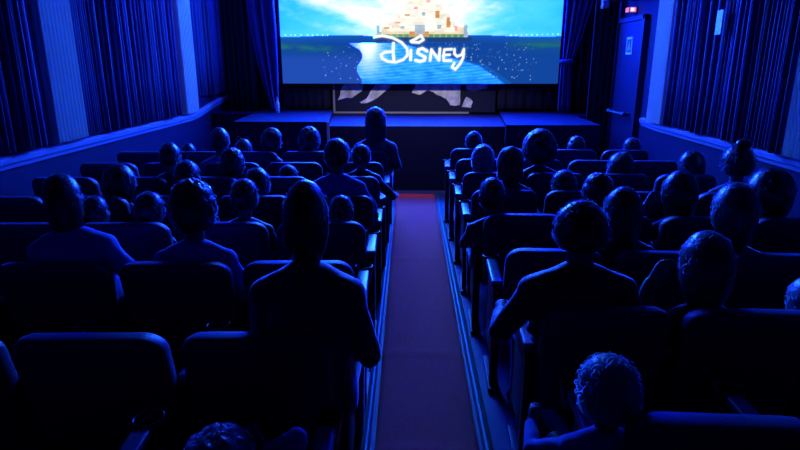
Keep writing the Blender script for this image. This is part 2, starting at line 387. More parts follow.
def picture(x, y):
    # x, y in photo pixels on the screen plane
    n1 = noise.fractal(Vector((x * .018, y * .05, 1.3)), 1., 2., 4)
    n2 = noise.fractal(Vector((x * .09, y * .25, 7.)), 1., 2., 3)
    if y < 39:
        # sky: streaks fanning out from behind the buildings
        dx, dy = x - 420, y - 46
        ang = math.atan2(-dy, dx)
        st = noise.fractal(Vector((ang * 5, math.hypot(dx, dy) * .008, 3.)), 1., 2., 4)
        base = lerp3((120, 235, 250), (20, 175, 235), abs(dx) / 150 + n1 * .25 - .1)
        glow = math.exp(-(dx / 56) ** 2) * 1.15 + .42 * st + .35 * n1 + .18 * n2 + .75 * math.exp(-((ang - 2.66) / .16) ** 2) * min(1, abs(dx) / 40) + .35 * math.exp(-((ang - .62) / .12) ** 2)
        if dx > 40: glow -= .12
        c = lerp3(base, (252, 255, 252), glow)
        if y > 30: c = lerp3(c, (90, 215, 245), (y - 30) / 14 * min(1, abs(dx) / 90))
    elif y < 39:
        c = (30, 90, 170)
    else:
        c = (12, 62, 150)
    hz = 37.5 + .8 * math.sin(x * .05)
    if y > hz:
        t = (y - hz)
        c = lerp3((20, 85, 175), (16, 66, 150), t / 8)
        # fields
        if x < 345:
            e = math.exp(-((y - 47.5 - (x - 281) * .05) / 3.2) ** 2) * max(0, min(1, (345 - x) / 30))
            c = lerp3(c, (30, 104, 118), e * (.75 + n2 * .8))
        if x > 500:
            e = math.exp(-((y - 46) / 4.0) ** 2) * min(1, (x - 500) / 25)
            c = lerp3(c, (26, 100, 118), e * (.75 + n2 * .8))
        if y > 52 and x < 362: c = lerp3(c, (30, 72, 170), (y - 52) / 8)
        # river
        left = 359 + 3 * math.sin(y * .25) + max(0, 50 - y) * -1.2 - max(0, y - 70) * .1
        right = 392 + (y - 42) * 3.6 if y > 44 else 372
        right = min(right, 462 + (y - 55) * 1.5)
        if y > 44 and left < x < right and x < 512:
            w = math.exp(-((x - 368) / 13.) ** 2) * max(0, 1.15 - (y - 44) / 34)
            rip = n2 * .8 + .35 * math.sin(y * 2.1 + x * .2)
            c = lerp3((15, 125, 205), (70, 190, 235), .5 + rip * .6)
            c = lerp3(c, (50, 170, 205), .5 * math.exp(-((x - 422) / 16) ** 2) * (.6 + rip))
            c = lerp3(c, (240, 252, 255), w * 1.1)
            if y > 78: c = lerp3(c, (20, 130, 215), .4)
        elif x > 455 and y > 44 and x < right + 8: c = lerp3(c, (20, 110, 200), .4)
    kb = max(0, min(1, (lin(c)[2] - .62) / .3))
    # buildings
    if 374 < x < 468 and y < 40:
        for x0, x1, yt, yb, cc in BLOCKS:
            if x0 <= x < x1 and yt < y < yb:
                k = .97 + .12 * n2
                c = tuple(v * k for v in cc)
                if cc is WHITE and (int(x) % 6 == 2 and int(y) % 9 in (1, 2)): c = (235, 190, 160)
                if cc is GREEN and (int(x / 2) + int(y / 3)) % 3 == 0: c = (140, 175, 110)
    if 374 < x < 470 and 39 <= y < 43: c = (28, 62, 120)
    for k in ((0, 0), (1, 0), (-1, 0), (0, 1), (0, -1)):
        for sx, sy, sr in SPG.get((int(x // 4) + k[0], int(y // 4) + k[1]), ()):
            d = math.hypot(x - sx, y - sy)
            if d < sr + .5: c = lerp3(c, (235, 248, 255), min(1, (sr + .5 - d)))
    if 372 < x < 470 and 34 < y < 72:
        dm = min(seg_d(x, y, a, b) - w + .15 for a, b, w in SEGS)
        if dm < .5: c = lerp3(c, (255, 255, 255), .5 - dm)
        if dm < 3: c = lerp3(c, (200, 235, 255), .18 * (1 - dm / 3) if dm > 0 else 0)
    r_, g_, b_ = lin(c)
    # extra emission, mostly blue, added to sky and highlights to light the room
    if c_is_mark(x, y): return (r_, g_, b_)
    return (r_, g_ + max(0, min(1, (g_ - .85) / .15)) * 16.0, b_ + 80 * kb)
bm = bmesh.new()
hx = []
vs = [[bm.verts.new((SX0 + SW * i / NW, 0, SZ0 + (j / 2) / PPM)) for i in range(NW + 1)] for j in range(NHR + 1)]
for j in range(NHR):
    for i in range(NW): bm.faces.new((vs[j][i], vs[j][i + 1], vs[j + 1][i + 1], vs[j + 1][i]))
me = bpy.data.meshes.new('projected_picture'); bm.to_mesh(me); bm.free()
ca = me.color_attributes.new('picture', 'FLOAT_COLOR', 'POINT')
buf = []
for j in range(NHR + 1):
    for i in range(NW + 1): buf += [*picture(281 + i / 2, 83 - j / 2), 1.0]
ca.data.foreach_set('color', buf)
pm = bpy.data.materials.new('projected_picture'); pm.use_nodes = True; nt = pm.node_tree
nt.nodes.remove(nt.nodes['Principled BSDF'])
va = nt.nodes.new('ShaderNodeVertexColor'); va.layer_name = 'picture'
em = nt.nodes.new('ShaderNodeEmission'); em.inputs['Strength'].default_value = 1.05
nt.links.new(va.outputs['Color'], em.inputs['Color']); nt.links.new(em.outputs[0], nt.nodes['Material Output'].inputs[0])
me.materials.append(pm)
scr = empty('cinema_screen', (0, 9.75, SZ0))
tag(scr, 'large glowing cinema screen with sky, pale buildings, lake and white lettering', 'screen')
po = bpy.data.objects.new('projected_picture', me); po.location = (0, -.012, -SZ0); link(po, scr)
ST = SZ0 + PXH / PPM
bm = bmesh.new(); box(bm, SX0 - .03, SX1 + .03, -.008, .03, -.012, ST - SZ0 + .03, .004)
mesh_obj('screen_board', bm, M['black'], scr, False)

# ------------------------------------------------------------------ stage drapes
def drape(name, x0, x1, y, z0, z1, nf, dep, m, label, shape=None, seed=1, nz=40):
    rng = random.Random(seed); bm = bmesh.new()
    ph = [rng.uniform(0, 6.28) for _ in range(4)]
    nx = nf * 10; rows = []
    for k in range(nz + 1):
        t = k / nz; z = z0 + (z1 - z0) * t
        a, b = (x0, x1) if shape is None else shape(t)
        row = []
        for i in range(nx + 1):
            u = i / nx
            d = dep * (math.sin(u * nf * 2 * PI + ph[0] + .5 * math.sin(3 * u + ph[1])) + .35 * math.sin(u * nf * 3.1 * PI + ph[2] + t * 1.5))
            row.append(bm.verts.new((a + (b - a) * u, y + d, z)))
        rows.append(row)
    for a, b in zip(rows, rows[1:]):
        for i in range(nx): bm.faces.new((a[i], a[i + 1], b[i + 1], b[i]))
    o = mesh_obj(name, bm, m)
    s = o.modifiers.new('thick', 'SOLIDIFY'); s.thickness = .006
    return tag(o, label, 'curtain')
def sh_left(t):      # gathered, pulled towards the wall at its foot
    return (-2.95 + .55 * max(0, .5 - t) ** 1.2, -2.17 + .02 * math.sin(t * 5) - .02 * t)
drape('stage_curtain', -3.0, -2.2, 9.45, 1.0, TOP - .05, 3, .06, M['curtain'], 'blue velvet curtain hanging at the left side of the screen', lambda t: (-2.66 + .36 * (1 - t) ** 3, -2.19 + .03 * math.sin(t * 5)), 2)
def sh_right(t):
    # tied back at about z 1.7
    zt = 1.0 + (TOP - 1.05) * t
    if zt < 1.75: w = .13 + .05 * (1.75 - zt)
    else: w = .14 + .42 * min(1, ((zt - 1.75) / 1.6)) ** .8
    return (2.31 - .02 * (zt < 1.75), 2.31 + w)
rc = drape('stage_curtain', 2.3, 2.7, 9.45, 1.0, TOP - .05, 4, .045, M['curtain'], 'blue velvet curtain tied back at the right side of the screen', sh_right, 5)
bm = bmesh.new(); ring(bm, (0, 0, 0), .095, .018); bmesh.ops.scale(bm, vec=(1, .85, 1.6), verts=bm.verts[:])
mesh_obj('tie_band', bm, M['curtain'], rc, loc=(2.38, 9.45, 1.76))
drape('side_drape', WALL_L + .12, -2.62, 9.75, .98, TOP - .05, 5, .04, M['black_curtain'], 'dark drape between left wall and the blue stage curtain', None, 8, 6)
drape('side_drape', 2.45, WALL_R - .05, 9.75, .97, TOP - .05, 5, .04, M['black_curtain'], 'dark drape right of the tied back blue curtain', None, 9, 6)
drape('side_drape', 2.62, WALL_R - .03, 9.0, .0, TOP - .05, 4, .03, M['black_curtain'], 'dark narrow drape standing beside the side door', None, 10, 6)
# dark skirts under the screen at both sides of the backdrop
for nm, a, b, sd, lb in (('screen_skirt', -2.2, -1.42, 12, 'black skirt below the screen left of the painted backdrop'), ('screen_skirt', 1.4, 2.36, 13, 'black skirt below the screen right of the painted backdrop')):
    drape(nm, a, b, 9.95, .985, 1.5, 6, .02, M['black_curtain'], lb, None, sd, 4)
# bottle left on the stage
b_ = empty('water_bottle', (-2.165, 9.25, .975)); tag(b_, 'small pale bottle standing on the stage at the left curtain foot', 'bottle')
bm = bmesh.new()
loft(bm, [[Vector((r * math.cos(2 * PI * i / 16), r * math.sin(2 * PI * i / 16), z)) for i in range(16)] for z, r in ((0, .03), (.004, .034), (.05, .035), (.06, .032), (.075, .035), (.15, .034), (.185, .016), (.205, .014))])
mesh_obj('bottle_body', bm, M['sign'], b_)
bm = bmesh.new(); cap(bm, (0, 0, .212), (0, 0, .226), .016, .016)
mesh_obj('bottle_cap', bm, M['frame'], b_)

# ------------------------------------------------------------------ aisle
bm = bmesh.new(); nx, ny = 16, 160; rows = []
for j in range(ny + 1):
    y = .6 + (7.72 - .6) * j / ny; t = (y - 2.3) / 5.3
    l = -.175 + (-.24 + .175) * t; r = .315 + (.29 - .315) * t
    row = []
    for i in range(nx + 1):
        u = i / nx; x = l + (r - l) * u
        z = .014 + .0025 * noise.noise(Vector((x * 6, y * 5, 0)))
        for ys in (2.28, 3.22, 5.0):
            z += .010 * math.exp(-((y - ys - .01 * math.sin(u * 5)) / .035) ** 2)
        if i in (0, nx): z -= .010
        row.append(bm.verts.new((x, y, z)))
    rows.append(row)
for a, b in zip(rows, rows[1:]):
    for i in range(nx): bm.faces.new((a[i], a[i + 1], b[i + 1], b[i]))
bed = bmesh.ops.extrude_face_region(bm, geom=bm.faces[:])
for v in [g for g in bed['geom'] if isinstance(g, bmesh.types.BMVert)]: v.co.z = .001
tag(mesh_obj('aisle_carpet', bm, M['carpet']), 'long narrow red carpet runner down the middle aisle', 'carpet')
def nosing(x0, x1, label):
    bm = bmesh.new(); prof = [(-.024, .001), (-.024, .012), (-.014, .026), (-.004, .030), (0, .036), (.004, .030), (.014, .026), (.024, .012), (.024, .001)]
    loft(bm, [[Vector((x + a, y, b)) for a, b in prof] for x, y in ((x0, .6), (x1, 7.75))])
    tag(mesh_obj('carpet_rail', bm, M['metal'], None, False), label, 'rail', 'metal rails edging the aisle carpet')
nosing(-.207, -.272, 'metal edge rail along the left side of the aisle carpet')
nosing(.368, .320, 'metal edge rail along the right side of the aisle carpet')

# ------------------------------------------------------------------ seats
def seat_proto(w, aisle):     # aisle = +1: armrest towards +x
    hw = w / 2 - .026
    R = {}
    # backrest: rounded outline, padded, reclined
    rad = .075; out = []
    for cx, cz, a0 in ((hw - rad, .86 - rad, 0), (-hw + rad, .86 - rad, 90), (-hw + .03, .33 + .03, 180), (hw - .03, .33 + .03, 270)):
        rr = rad if cz > .5 else .03
        for k in range(9):
            a = math.radians(a0 + k * 11.25); out.append((cx + rr * math.cos(a), cz + rr * math.sin(a)))
    bm = bmesh.new(); rings = []
    cz = .6
    def P(x, z, s, dy):
        xx = x * s; z2 = cz + (z - cz) * (1 - (1 - s) * .7)
        z2 += .022 * (1 - (xx / hw) ** 2) * max(0, (z2 - .6) / .26) * 1.0 - .022 * max(0, (z2 - .6) / .26)
        return Vector((xx, .125 * (.86 - z2) / .53 + dy - .045 * (1 - (xx / hw) ** 2) + .035, z2))
    for s, dy in ((.80, -.004), (.93, -.002), (.975, .004), (1, .018), (1, .05), (.975, .072), (.93, .086), (.8, .092), (.5, .094)):
        rings.append([P(x, z, s, dy) for x, z in out])
    rings.insert(0, [P(x, z, .5, -.005) for x, z in out])
    loft(bm, rings)
    R['backrest'] = bm
    bm = bmesh.new(); box(bm, -hw + .015, hw - .015, .16, .58, .33, .43, .035, 4)
    R['cushion'] = bm
    bm = bmesh.new(); x = aisle * w / 2
    box(bm, x - .022, x + .022, .14, .20, .02, .60, .01); box(bm, x - .022, x + .022, .20, .46, .18, .58, .012); box(bm, x - .03, x + .03, .10, .48, 0, .025, .006)
    R['side_panel'] = bm
    bm = bmesh.new(); box(bm, x - .032, x + .032, .15, .53, .598, .635, .012, 3)
    R['armrest'] = bm
    bm = bmesh.new()
    n = 24; c = (x, .575)
    prof = [(.030, .535), (.038, .54), (.048, .615), (.052, .64), (.048, .643), (.043, .625), (.034, .55), (.02, .546)]
    loft(bm, [[Vector((c[0] + r * math.cos(2 * PI * i / n), c[1] + r * math.sin(2 * PI * i / n), z)) for i in range(n)] for r, z in prof])
    R['cup_holder'] = bm
    mats = dict(backrest=M['seat'], cushion=M['seat'], side_panel=M['seat_shell'], armrest=M['arm'], cup_holder=M['cup'])
    D = {}
    for k, b in R.items():
        me = bpy.data.meshes.new(k); bmesh.ops.recalc_face_normals(b, faces=b.faces[:]); b.to_mesh(me); b.free()
        me.materials.append(mats[k])
        for p in me.polygons: p.use_smooth = True
        D[k] = me
    return D
PL, PR = seat_proto(LP, 1), seat_proto(RP, -1)
ORD = ['', 'aisle seat', 'second from aisle', 'third from aisle', 'fourth from aisle', 'fifth from aisle']
ROWN = ['eighth row from stage', 'seventh row from stage', 'sixth row from stage', 'fifth row from stage', 'fourth row from stage', 'third row from stage', 'second row from stage', 'row nearest the stage']
SKIP = {('L', 0): 2, ('R', 0): 2, ('L', 1): 4, ('R', 1): 4, ('L', 2): 5}
def put_seat(D, x, y, rz, label, outer):
    r = empty('theatre_seat', (x, y, 0), rz); tag(r, label, 'seat', 'seats left of the aisle' if x < 0 else 'seats right of the aisle')
    for k in ('backrest', 'cushion', 'side_panel', 'armrest'):
        o = bpy.data.objects.new(k, D[k]); link(o, r)
        if k == 'armrest': a = o
    link(bpy.data.objects.new('cup_holder', D['cup_holder']), a)
    if outer:
        dx = (-LP if x < 0 else RP)
        o = bpy.data.objects.new('side_panel', D['side_panel']); link(o, r); o.location.x = dx
        o = bpy.data.objects.new('armrest', D['armrest']); link(o, r); o.location.x = dx
SEATTAB = []
for i in range(8):
    for j in range(SKIP.get(('L', i), 5)):
        x = LX - LP * (j + .5)
        put_seat(PL, x, LEFT_ROWS[i] - .04 * (j + .5) * LP, .04, 'blue cinema seat left of aisle, %s, %s' % (ORD[j + 1], ROWN[i]), j == 4)
    for j in range(SKIP.get(('R', i), 4)):
        x = RXS[i] + RP * (j + .5)
        put_seat(PR, x, RIGHT_ROWS[i] - .04 * (j + .5) * RP, -.04, 'blue cinema seat right of aisle, %s, %s' % (ORD[j + 1], ROWN[i]), j == 3)

# ------------------------------------------------------------------ people
def skel(hf, pose):
    """joint positions of a seated figure facing +y; seat top at z 0; crown at .865"""
    hz = .865 - .11 * hf; sh = hz - .11 * hf - .125 + .0
    J = dict(hz=hz, sh=sh, hf=hf); sz = sh - .035
    for s, n in ((1, 'R'), (-1, 'L')):
        S = Vector((s * .165, -.07, sz))
        el, wr, hd = Vector((s * .235, -.005, .24)), Vector((s * .13, .22, .185)), Vector((s * .09, .30, .17))
        if pose == 'rest': el, wr, hd = Vector((s * .245, .0, .235)), Vector((s * .235, .24, .235)), Vector((s * .232, .32, .235))
        if pose == 'wide': el, wr, hd = Vector((s * .285, -.01, .25)), Vector((s * .245, .23, .24)), Vector((s * .235, .31, .24))
        if pose == 'up_L' and s < 0 or pose == 'up_R' and s > 0:
            el, wr, hd = Vector((s * .29, .09, sh - .16)), Vector((s * .19, .13, hz - .15)), Vector((s * .15, .13, hz - .08))
        if pose == 'elbow_R' and s > 0: el, wr, hd = Vector((.345, .0, hz + .15)), Vector((.19, .05, hz + .03)), Vector((.155, .06, hz + .08))
        if pose == 'out_L' and s < 0: el, wr, hd = Vector((s * .33, .06, .28)), Vector((s * .30, .27, sh - .13)), Vector((s * .27, .33, sh - .09))
        if pose == 'hug_R' and s > 0: el, wr, hd = Vector((.40, -.03, sh - .045)), Vector((.60, .04, sh - .10)), Vector((.68, .06, sh - .13))
        if pose == 'lean_R' and s > 0: el, wr, hd = Vector((.34, .06, .27)), Vector((.37, .26, .24)), Vector((.37, .34, .225))
        J['S' + n], J['E' + n], J['W' + n], J['H' + n] = S, el, wr, hd
    return J
def torso(bm, J, g=0., top=None):
    sh = J['sh']; rings = []
    secs = [(-.005, .03, .13, .095), (.02, .03, .165, .125), (.09, .02, .175, .13), (.20, -.005, .145, .112), (.20 + (sh - .2) * .5, -.035, .158, .118), (sh - .06, -.06, .162, .108), (sh - .005, -.072, .135, .082), (sh + .04, -.072, .075, .06)]
    for z, yo, rx, ry in secs:
        rings.append([Vector(((rx + g) * math.copysign(abs(math.cos(a)) ** .85, math.cos(a)), yo + (ry + g) * math.copysign(abs(math.sin(a)) ** .9, math.sin(a)), z + (g if z > .4 else -g * .5))) for a in [2 * PI * i / 24 for i in range(24)]])
    loft(bm, rings)
def arms(bm, J, g=0., to=1.):
    for n in 'LR':
        S, E_, W = J['S' + n], J['E' + n], J['W' + n]
        cap(bm, (0, -.072, J['sh'] + .045), S, .055 + g, .058 + g)
        ell(bm, S, (.062 + g, .06 + g, .06 + g), 14, 10)
        if to <= .5:
            cap(bm, S, S.lerp(E_, .7), .052 + g, .050 + g * 1.6); continue
        cap(bm, S, E_, .050 + g, .042 + g); cap(bm, E_, W.lerp(E_, .06 if g else 0), .040 + g, .029 + g)
def legs(bm, J, g=0.):
    for s in (1, -1):
        hip, kn, an = (s * .085, .05, .085), (s * .11, .385, .085), (s * .11, .40, -.33)
        cap(bm, hip, kn, .086 + g * .5, .060 + g); cap(bm, kn, an, .056 + g, .040 + g)
        if not g:
            cap(bm, (s * .11, .39, -.38), (s * .115, .50, -.395), .038, .030)
def fingers(bm, J):
    for s, n in ((1, 'R'), (-1, 'L')):
        W, Hd = J['W' + n], J['H' + n]; d = (Hd - W).normalized()
        side = Vector((s, 0, 0)); side = (side - d * side.dot(d)).normalized(); up = side.cross(d).normalized()
        if up.z < 0 and abs(up.z) > .3: up = -up
        k = .075
        kn = W + d * .078
        cap(bm, W, kn, .027, .036, flat=(1, 1))
        for i, (o, l) in enumerate(((-.028, .062), (-.010, .072), (.009, .068), (.027, .052))):
            p0 = kn + side * o + d * .006; p1 = p0 + d * l * .55 - up * .006; p2 = p1 + d * l * .38 - up * .03
            cap(bm, p0, p1, .0100, .0092, 8); cap(bm, p1, p2, .0092, .0082, 8)
        t0 = W + d * .03 - side * .022; t1 = t0 - side * .028 + d * .028 - up * .008; t2 = t1 + d * .028 - side * .004 - up * .006
        cap(bm, t0, t1, .012, .0105, 8); cap(bm, t1, t2, .0105, .009, 8)
HC = {}
def head_c(J): return Vector((0, -.045, J['hz']))
def make_body(hf, pose):
    J = skel(hf, pose); bm = bmesh.new(); c = head_c(J); f = hf
    torso(bm, J); arms(bm, J); legs(bm, J); fingers(bm, J)
    cap(bm, (0, -.07, J['sh'] - .01), (0, -.055, J['hz'] - .05 * f), .056, .05 * f ** .5)
    ell(bm, c, (.076 * f, .094 * f, .11 * f), 28, 20)
    ell(bm, c + Vector((0, .035, -.055)) * f, (.057 * f, .056 * f, .055 * f))
    cap(bm, c + Vector((0, .090, .005)) * f, c + Vector((0, .108, -.026)) * f, .009 * f, .014 * f)
    for s in (1, -1):
        ell(bm, c + Vector((s * .079, -.006, -.012)) * f, (.011 * f, .021 * f, .031 * f), 12, 8)
        ell(bm, c + Vector((s * .030, .081, .024)) * f, (.024 * f, .012 * f, .008 * f), 10, 8)
        ell(bm, c + Vector((s * .045, .062, -.025)) * f, (.022 * f, .018 * f, .018 * f), 10, 8)
    cap(bm, c + Vector((-.02, .086, -.060)) * f, c + Vector((.02, .086, -.060)) * f, .008 * f, .008 * f, 8)
    cap(bm, c + Vector((-.016, .085, -.070)) * f, c + Vector((.016, .085, -.070)) * f, .008 * f, .008 * f, 8)
    me = bake(bm, .0085, 2); me.name = 'body'; return me, J
def make_shirt(J, kind):
    bm = bmesh.new(); torso(bm, J, .012); arms(bm, J, .011, .5 if kind == 'tee' else 1.)
    if kind == 'puffer':
        for z in (.12, .2, .28, .36): 
            if z < J['sh'] - .05: ell(bm, (0, -.02 - (z - .1) * .1, z), (.185, .145, .05))
    cap(bm, (0, -.072, J['sh'] + .02), (0, -.066, J['sh'] + .055), .072, .062)
    if kind == 'hood': ell(bm, (0, -.115, J['sh'] + .03), (.095, .055, .05))
    me = bake(bm, .0125, 3); me.name = 'shirt'
    for v in me.vertices:
        n = noise.noise(v.co * 14) * .006 + noise.noise(v.co * 34) * .002
        v.co += v.normal * n
    return me
def make_trousers(J):
    bm = bmesh.new(); legs(bm, J, .012)
    loft(bm, [[Vector((.178 * math.cos(a), .03 + .135 * math.sin(a), z)) for a in [2 * PI * i / 24 for i in range(24)]] for z in (-.008, .05, .11)])
    me = bake(bm, .0125, 3); me.name = 'trousers'; return me
def make_shoe(s):
    bm = bmesh.new(); cap(bm, (s * .11, .39, -.385), (s * .116, .515, -.398), .048, .040, flat=(1, .85))
    box(bm, s * .113 - .045, s * .113 + .045, .345, .555, -.435, -.405, .012)
    return bake(bm, .012, 2)
def make_hair(style, hf, seed):
    """closed cap in head-centred coordinates; the face side dips inside the head"""
    bm = bmesh.new(); U, V = 56, 44
    vs = ell(bm, (0, 0, 0), (1, 1, 1), U, V)
    for v in vs:
        d = v.co.normalized(); x, y, z = d
        face = max(0, min(1, (y - .25 - max(0, z) * 1.0 + .0) * 4)) if z < .62 else 0
        neck = max(0, min(1, (-z - .62) * 4)) if style not in ('long', 'bob') else max(0, min(1, (y + .1) * 4)) * (z < -.3)
        ear = max(0, 1 - ((y - .05) / .22) ** 2 - ((z + .12) / .28) ** 2) * (abs(x) > .7) * (style in ('short', 'bun', 'ponytail'))
        th = {'short': 1.10, 'bun': 1.08, 'ponytail': 1.09, 'curly': 1.26, 'afro': 1.5, 'long': 1.13, 'bob': 1.15}[style]
        n = noise.fractal(d * (2.2 if style not in ('curly', 'afro') else 3.5) + Vector((seed, 0, 0)), 1., 2., 3) * (.025 if style not in ('curly', 'afro') else .10)
        if style in ('curly', 'afro'): n += .05 * abs(noise.noise(d * 9 + Vector((0, seed, 0))))
        else: n += .02 * noise.noise(Vector((x * 14, y * 14, z * 3 + seed)))
        r = th + n
        r = r + (.86 - r) * max(face, neck * .9, ear * .8)
        p = Vector((d.x * .076 * r, d.y * .094 * r, d.z * .11 * r))
        if style in ('long', 'bob') and z < .05 and face < .5:
            k = (.05 - z) / 1.05; L = .17 if style == 'long' else .055
            p.z -= L * k ** .8 * (1 - face); p.x *= 1 + .22 * k * (1 - .6 * k); p.y = p.y * (1 - .25 * k) - .012 * k
            if y > 0: p.y *= .8
        v.co = p * hf
    if style == 'bun':
        for w in ell(bm, (0, -.035 * hf, .128 * hf), (.042 * hf, .042 * hf, .036 * hf), 20, 14): w.co += w.co.normalized() * .006 * noise.noise(w.co * 60)
    if style == 'ponytail':
        tube(bm, [Vector(p) * hf for p in ((0, -.085, .045), (0, -.125, .04), (0, -.145, 0), (0, -.14, -.06), (.004, -.13, -.12), (.006, -.125, -.15))], [.016 * hf, .026 * hf, .032 * hf, .030 * hf, .022 * hf, .006 * hf], 14)
    # loose strands that break up the outline
    rng = random.Random(seed * 13 + 5)
    nb = len(bm.faces)
    ns = {'short': 300, 'bun': 300, 'ponytail': 300, 'curly': 460, 'afro': 700, 'long': 360, 'bob': 320}[style]
    th = {'curly': 1.22, 'afro': 1.45}.get(style, 1.08)
    for _ in range(ns):
        th_, z = rng.uniform(0, 2 * PI), rng.uniform(-.55, 1)
        c_ = math.sqrt(1 - z * z); d = Vector((c_ * math.cos(th_), c_ * math.sin(th_), z))
        if d.y > .6 and d.z < .7: continue
        b0 = Vector((d.x * .076, d.y * .094, d.z * .11)) * th
        tg = Vector((rng.gauss(0, 1), rng.gauss(0, 1), rng.gauss(-.3, 1))); tg = (tg - d * tg.dot(d)).normalized()
        k = rng.uniform(.008, .022)
        pts = [b0, b0 + d * .007 + tg * k * .5, b0 + d * rng.uniform(.004, .010) + tg * k, b0 + d * rng.uniform(0, .007) + tg * k * 1.6]
        ribbon(bm, [p * hf for p in pts], d, [.0012 * hf, .0016 * hf, .0013 * hf, .0005 * hf])
    bm.faces.ensure_lookup_table()
    for f_ in bm.faces[nb:]: f_.material_index = 1
    me = bpy.data.meshes.new('hair'); me.materials.append(None); me.materials.append(None); bmesh.ops.recalc_face_normals(bm, faces=bm.faces[:]); bm.to_mesh(me); bm.free()
    for p in me.polygons: p.use_smooth = True
    return me
CACHE = {}
def cached(key, fn):
    if key not in CACHE: CACHE[key] = fn()
    return CACHE[key]
def put(name, me, m, parent, loc=None):
    # one mesh is shared between copies, so the colour sits on the object
    if not me.materials: me.materials.append(None)
    o = bpy.data.objects.new(name, me); link(o, parent)
    o.material_slots[0].link = 'OBJECT'; o.material_slots[0].material = m
    if loc: o.location = loc
    return o
def person(side, row, x, ztop, hw, style, pose, top, cloth, label, hair='dark', turn=0., tilt=0., hf=None, skin='skin', group=None, extra=None, dy=0., sx=1.):
    ztop -= .015
    rows = LEFT_ROWS if side == 'L' else RIGHT_ROWS
    y0 = rows[row] - .04 * max(0, (-x + LX) if side == 'L' else (x - RXS[row]))
    s = max(.58, (ztop - .43) / .865)
    if hf is None:
        hf = hw / (1.12 if style not in ('curly', 'afro') else 1.4) / (.152 * s); hf = 1.0 if hf < 1.1 else 1.2 if hf < 1.32 else 1.42
    r = empty('person', (x, y0 + .235 + dy, max(.31, ztop - .865 * s)), turn)
    r.rotation_euler = (0, tilt, turn); r.scale = (s * sx, s, s)
    tag(r, label, 'person', group)
    me, J = cached(('body', hf, pose), lambda: make_body(hf, pose))
    put('body', me, M[skin], r)
    put('shirt', cached(('shirt', hf, pose, top), lambda: make_shirt(J, top)), CLOTH[cloth], r)
    put('trousers', cached(('trousers', hf), lambda: make_trousers(J)), CLOTH['black' if cloth != 'black' else 'navy'], r)
    for sg in (1, -1): put('shoe', cached(('shoe', sg), lambda: make_shoe(sg)), M['shoe'], r)
    c = head_c(J)
    k = hw / (.152 * hf * s * {'curly': 1.3, 'afro': 1.5}.get(style, 1.12)); k = max(.97, min(1.28, k))
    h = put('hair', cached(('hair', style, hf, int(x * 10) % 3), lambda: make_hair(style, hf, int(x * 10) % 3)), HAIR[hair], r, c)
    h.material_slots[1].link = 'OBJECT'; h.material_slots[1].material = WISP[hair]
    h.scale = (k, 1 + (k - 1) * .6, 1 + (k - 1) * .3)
    for sg in (1, -1): put('eye', cached(('eye', hf), lambda: eye_mesh(hf)), M['eye'], r, c + Vector((sg * .030, .078, .008)) * hf)
    if extra: extra(r, J, c, hf)
    return r
def eye_mesh(hf):
    bm = bmesh.new(); ell(bm, (0, 0, 0), (.0135 * hf, .0135 * hf, .0105 * hf), 14, 10)
    me = bpy.data.meshes.new('eye'); bm.to_mesh(me); bm.free()
    for p in me.polygons: p.use_smooth = True
    return me
def headband(r, J, c, f):
    bm = bmesh.new()
    tube(bm, [c + Vector((.088 * math.cos(a), -.005, .118 * math.sin(a))) * f for a in [PI * i / 20 for i in range(21)]], .006, 8)
    for sg in (1, -1): tube(bm, [c + Vector((sg * .05 + .03 * math.cos(a) * sg, -.005, .105 + .055 * math.sin(a))) * f for a in [PI * i / 12 for i in range(13)]], .007, 8)
    mesh_obj('headband', bm, M['toy'], r)
def collar(r, J, c, f):
    bm = bmesh.new(); ring(bm, (0, -.068, J['sh'] + .062), .066, .011)
    mesh_obj('collar', bm, CLOTH['red'], r)
def glasses(r, J, c, f):
    bm = bmesh.new()
    for sg in (1, -1):
        tube(bm, [c + Vector((sg * .031 + .022 * math.cos(a), .100, .008 + .018 * math.sin(a))) * f for a in [2 * PI * i / 16 for i in range(16)]], .0022, 6, True)
    me_ = [c + Vector((sg * .053, .098, .012)) * f for sg in (1, -1)]
    for sg in (1, -1): cap(bm, c + Vector((sg * .053, .098, .012)) * f, c + Vector((sg * .084, -.01, .006)) * f, .0022, .0022, 6)
    mesh_obj('glasses', bm, M['black'], r)
def capbrim(r, J, c, f):
    bm = bmesh.new(); vs = ell(bm, c + Vector((0, .0, .035)) * f, (.090 * f, .108 * f, .094 * f), 28, 20)
    for v in vs:
        if v.co.z < c.z + .03 * f: v.co.z = c.z + .03 * f
    rings = []
    mesh_obj('cap', bm, CLOTH['navy'], r)
    bm = bmesh.new(); box(bm, c.x - .07 * f, c.x + .07 * f, c.y + .07 * f, c.y + .18 * f, c.z + .028 * f, c.z + .036 * f, .004)
    bmesh.ops.bevel(bm, geom=[e for e in bm.edges if abs((e.verts[0].co - e.verts[1].co).z) > .004 * f], offset=.05 * f, segments=5, affect='EDGES')
    mesh_obj('cap_brim', bm, CLOTH['navy'], r)
def hood(r, J, c, f):
    bm = bmesh.new(); vs = ell(bm, c + Vector((0, -.012, .0)) * f, (.105 * f, .12 * f, .135 * f), 28, 20)
    for v in vs:
        d = v.co - c
        if d.y > .06 * f and d.z < .09 * f: v.co = c + d * .72
        if d.z < -.05 * f: v.co.x *= 1.1; v.co.z -= .04 * f
    for v in bm.verts: v.co += v.normal * 0 + (v.co - c) * .09 * noise.noise(v.co * 16)
    mesh_obj('hood', bm, CLOTH['black'], r)

